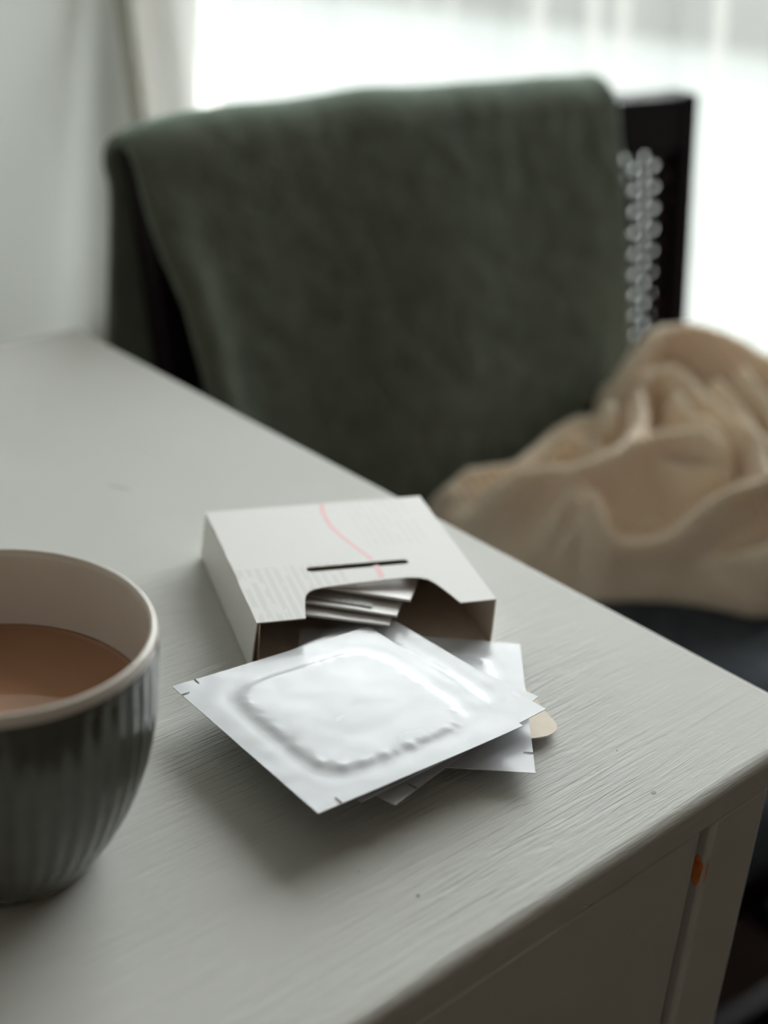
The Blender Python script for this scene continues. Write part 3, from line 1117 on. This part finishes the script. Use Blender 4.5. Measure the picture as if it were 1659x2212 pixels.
# ------------------------------------------------------------------ navy cushion on the seat
def cushion():
    n = 48
    v = []
    cw, cd, chh = SW - .005, 0.152, .042
    for side in (1, -1):
        for j in range(n):
            for i in range(n):
                a = -1 + 2 * i / (n - 1); b = -1 + 2 * j / (n - 1)
                e_ = (1 - abs(a) ** 4) * (1 - abs(b) ** 4)
                h = chh * max(0, e_) ** .4
                x, y = a * cw, b * cd
                if side > 0:
                    h += (.010 * mnoise.noise(Vector((x * 6 + y * 10, y * 4 - x * 3, 3))) + .004 * mnoise.noise(Vector((x * 16, y * 30, 8)))) * max(0, e_) ** .5
                    v.append((x, y, chh + h))
                else:
                    v.append((x, y, chh - h * .98))
    f = grid_faces(n, n) + grid_faces(n, n, n * n, True)
    loc = CH + CX * (sx0 + .03) + CY * (-.297) + np.array([0, 0, SEAT + .001])
    o = mesh('seat_cushion', v, f, M_NAVY, loc=loc, rz=CH_YAW, smooth=True)
    tag(o, 'navy cloth cushion on the chair seat, below the beige knit', 'cushion')


cushion()

# ------------------------------------------------------------------ beige knit heaped on the cushion
def knit():
    O = rot([0.20, 0.95, 0.588])[0]
    tilt = math.radians(15)
    U = rot([1, 0, 0])[0]
    V = rot([0, math.cos(tilt), math.sin(tilt)])[0]
    N = np.cross(U, V)
    if N[2] < 0: N = -N

    def uv(px, py, h=0.0):
        p = hit(px, py, O + N * h, N) - O
        return np.array([p @ U, p @ V])

    RG = [  # (pixels along the crest, half width in px, height in m)
        ([(1350, 775), (1400, 740), (1450, 722), (1550, 745), (1659, 800), (1780, 880)], 60, .070),
        ([(1318, 905), (1312, 845), (1330, 795), (1365, 775)], 30, .056),
        ([(1385, 835), (1420, 812), (1470, 830), (1520, 880), (1570, 925), (1640, 965), (1760, 1010)], 34, .060),
        ([(1375, 870), (1385, 930), (1350, 985), (1290, 1020), (1225, 1045)], 36, .056),
        ([(930, 1040), (985, 998), (1060, 980), (1110, 975), (1160, 930), (1200, 898), (1250, 885), (1300, 905)], 40, .042),
        ([(1200, 960), (1250, 950), (1290, 985)], 26, .040),
        ([(965, 1085), (1050, 1045), (1150, 1032), (1230, 1035), (1290, 1020), (1370, 975), (1440, 955), (1510, 960), (1560, 985)], 36, .058),
        ([(1130, 1195), (1165, 1145), (1210, 1105), (1260, 1070)], 30, .046),
        ([(1280, 1085), (1310, 1125), (1370, 1140), (1450, 1130), (1540, 1095), (1620, 1065), (1760, 1030)], 36, .056),
        ([(1190, 1195), (1235, 1150), (1270, 1110)], 24, .036),
        ([(1325, 1235), (1380, 1208), (1450, 1193), (1540, 1178), (1659, 1170), (1780, 1170)], 44, .046),
        ([(1545, 850), (1600, 905), (1640, 975), (1659, 1050)], 30, .060),
        ([(1600, 830), (1650, 890), (1720, 930)], 34, .066),
        ([(1455, 875), (1490, 925), (1545, 960)], 24, .058),
        ([(1420, 1010), (1490, 1040), (1570, 1035)], 22, .042),
        ([(1659, 850), (1730, 960), (1770, 1100), (1770, 1200)], 60, .045),
    ]
    PXM = 3250 / 1.02
    ridges = []
    for pts, w, h in RG:
        P = np.array([uv(*p, h * .86) for p in pts])
        for _ in range(3):                                # corner cutting
            Q = [P[0]]
            for a, b in zip(P[:-1], P[1:]):
                Q += [a * .75 + b * .25, a * .25 + b * .75]
            P = np.array(Q + [P[-1]])
        ridges.append((P, w / PXM * .9, h * .9))
    far = [(900, 1078), (930, 1038), (990, 985), (1100, 968), (1160, 915), (1230, 872), (1288, 872), (1298, 790), (1345, 750), (1440, 705), (1560, 728), (1659, 780), (1790, 860)]
    near = [(1810, 1060), (1790, 1230), (1659, 1285), (1560, 1258), (1420, 1250), (1310, 1262), (1220, 1250), (1120, 1220), (1000, 1175), (915, 1125)]
    outline = np.array([uv(*p, .032) for p in far] + [uv(*p, .0) for p in near])

    def seg_dist(p, P):
        a, b = P[:-1], P[1:]
        ab = b - a
        t = np.clip(((p - a) * ab).sum(1) / np.maximum(1e-12, (ab ** 2).sum(1)), 0, 1)
        return np.hypot(*((a + ab * t[:, None]) - p).T).min()

    def inside(p):
        x, y = p; c = False
        n_ = len(outline); j = n_ - 1
        for i in range(n_):
            xi, yi = outline[i]; xj, yj = outline[j]
            if (yi > y) != (yj > y) and x < (xj - xi) * (y - yi) / (yj - yi) + xi: c = not c
            j = i
        return c

    closed = np.vstack([outline, outline[:1]])
    # concentric grid from the outline to the middle, so the rim stays smooth
    Pl = closed
    for _ in range(2):
        Q = []
        for a, b in zip(Pl[:-1], Pl[1:]):
            Q += [a * .75 + b * .25, a * .25 + b * .75]
        Pl = np.array(Q + [Q[0]])
    seglen = np.r_[0, np.cumsum(np.hypot(*(Pl[1:] - Pl[:-1]).T))]
    nr, nc = 260, 84
    s = np.linspace(0, seglen[-1], nr, endpoint=False)
    rim = np.c_[np.interp(s, seglen, Pl[:, 0]), np.interp(s, seglen, Pl[:, 1])]
    cen = np.array(uv(1400, 1030))
    v, f = [], []
    for j in range(nc):
        a = 1 - (j / (nc - 1)) ** 1.0
        for i in range(nr):
            p = cen + (rim[i] - cen) * (a * .999 + .001)
            de = min(seg_dist(p, closed), .10)
            dome = .085 * (1 - (1 - min(1, de / .075)) ** 2) ** .5
            h = 0.0
            for P, w, hh in ridges:
                d = seg_dist(p, P)
                r_ = d / w
                h = max(h, hh * (1 - .52 * r_ * r_) if r_ < 1 else hh * .48 * math.exp(-(r_ - 1) * 1.1))
            h *= math.sqrt(min(1, de / .028))
            h += .004 * mnoise.noise(Vector((p[0] * 22, p[1] * 22, 0))) + .0022 * mnoise.noise(Vector((p[0] * 60, p[1] * 60, 3)))
            v.append(O + U * p[0] + V * p[1] + N * (dome * .12 + h))
    for j in range(nc - 1):
        for i in range(nr):
            f.append((j * nr + i, j * nr + (i + 1) % nr, (j + 1) * nr + (i + 1) % nr, (j + 1) * nr + i))
    f.append(tuple((nc - 1) * nr + i for i in range(nr)))
    # underside: the edge rolls over and comes down onto the cushion
    base = len(v)
    zb = SEAT + .078
    cen3 = O + U * cen[0] + V * cen[1]
    for sc, k in ((1.035, .25), (1.045, .55), (1.02, .85), (.95, 1.0), (.5, 1.0)):
        for i in range(nr):
            p = O + U * rim[i][0] + V * rim[i][1]
            d_ = p - cen3
            wob = 1 + .018 * mnoise.noise(Vector((rim[i][0] * 25, rim[i][1] * 25, k)))
            q_ = cen3 + d_ * sc * wob
            q_[2] = p[2] + (zb - p[2]) * k
            v.append(q_)
    for k in range(5):
        a0 = base + (k - 1) * nr if k else 0
        b0 = base + k * nr
        for i in range(nr):
            f.append((a0 + (i + 1) % nr, a0 + i, b0 + i, b0 + (i + 1) % nr))
    f.append(tuple(base + 4 * nr + i for i in range(nr))[::-1])
    c0 = np.array(v).mean(0); c0[2] = min(p[2] for p in v)
    o = mesh('knitted_throw', [p - c0 for p in v], f, M_KNIT, loc=c0, smooth=True)
    md = o.modifiers.new('soften', 'SMOOTH'); md.iterations = 2; md.factor = .4
    tag(o, 'crumpled beige knitted throw heaped on the chair beside the desk', 'throw')


knit()
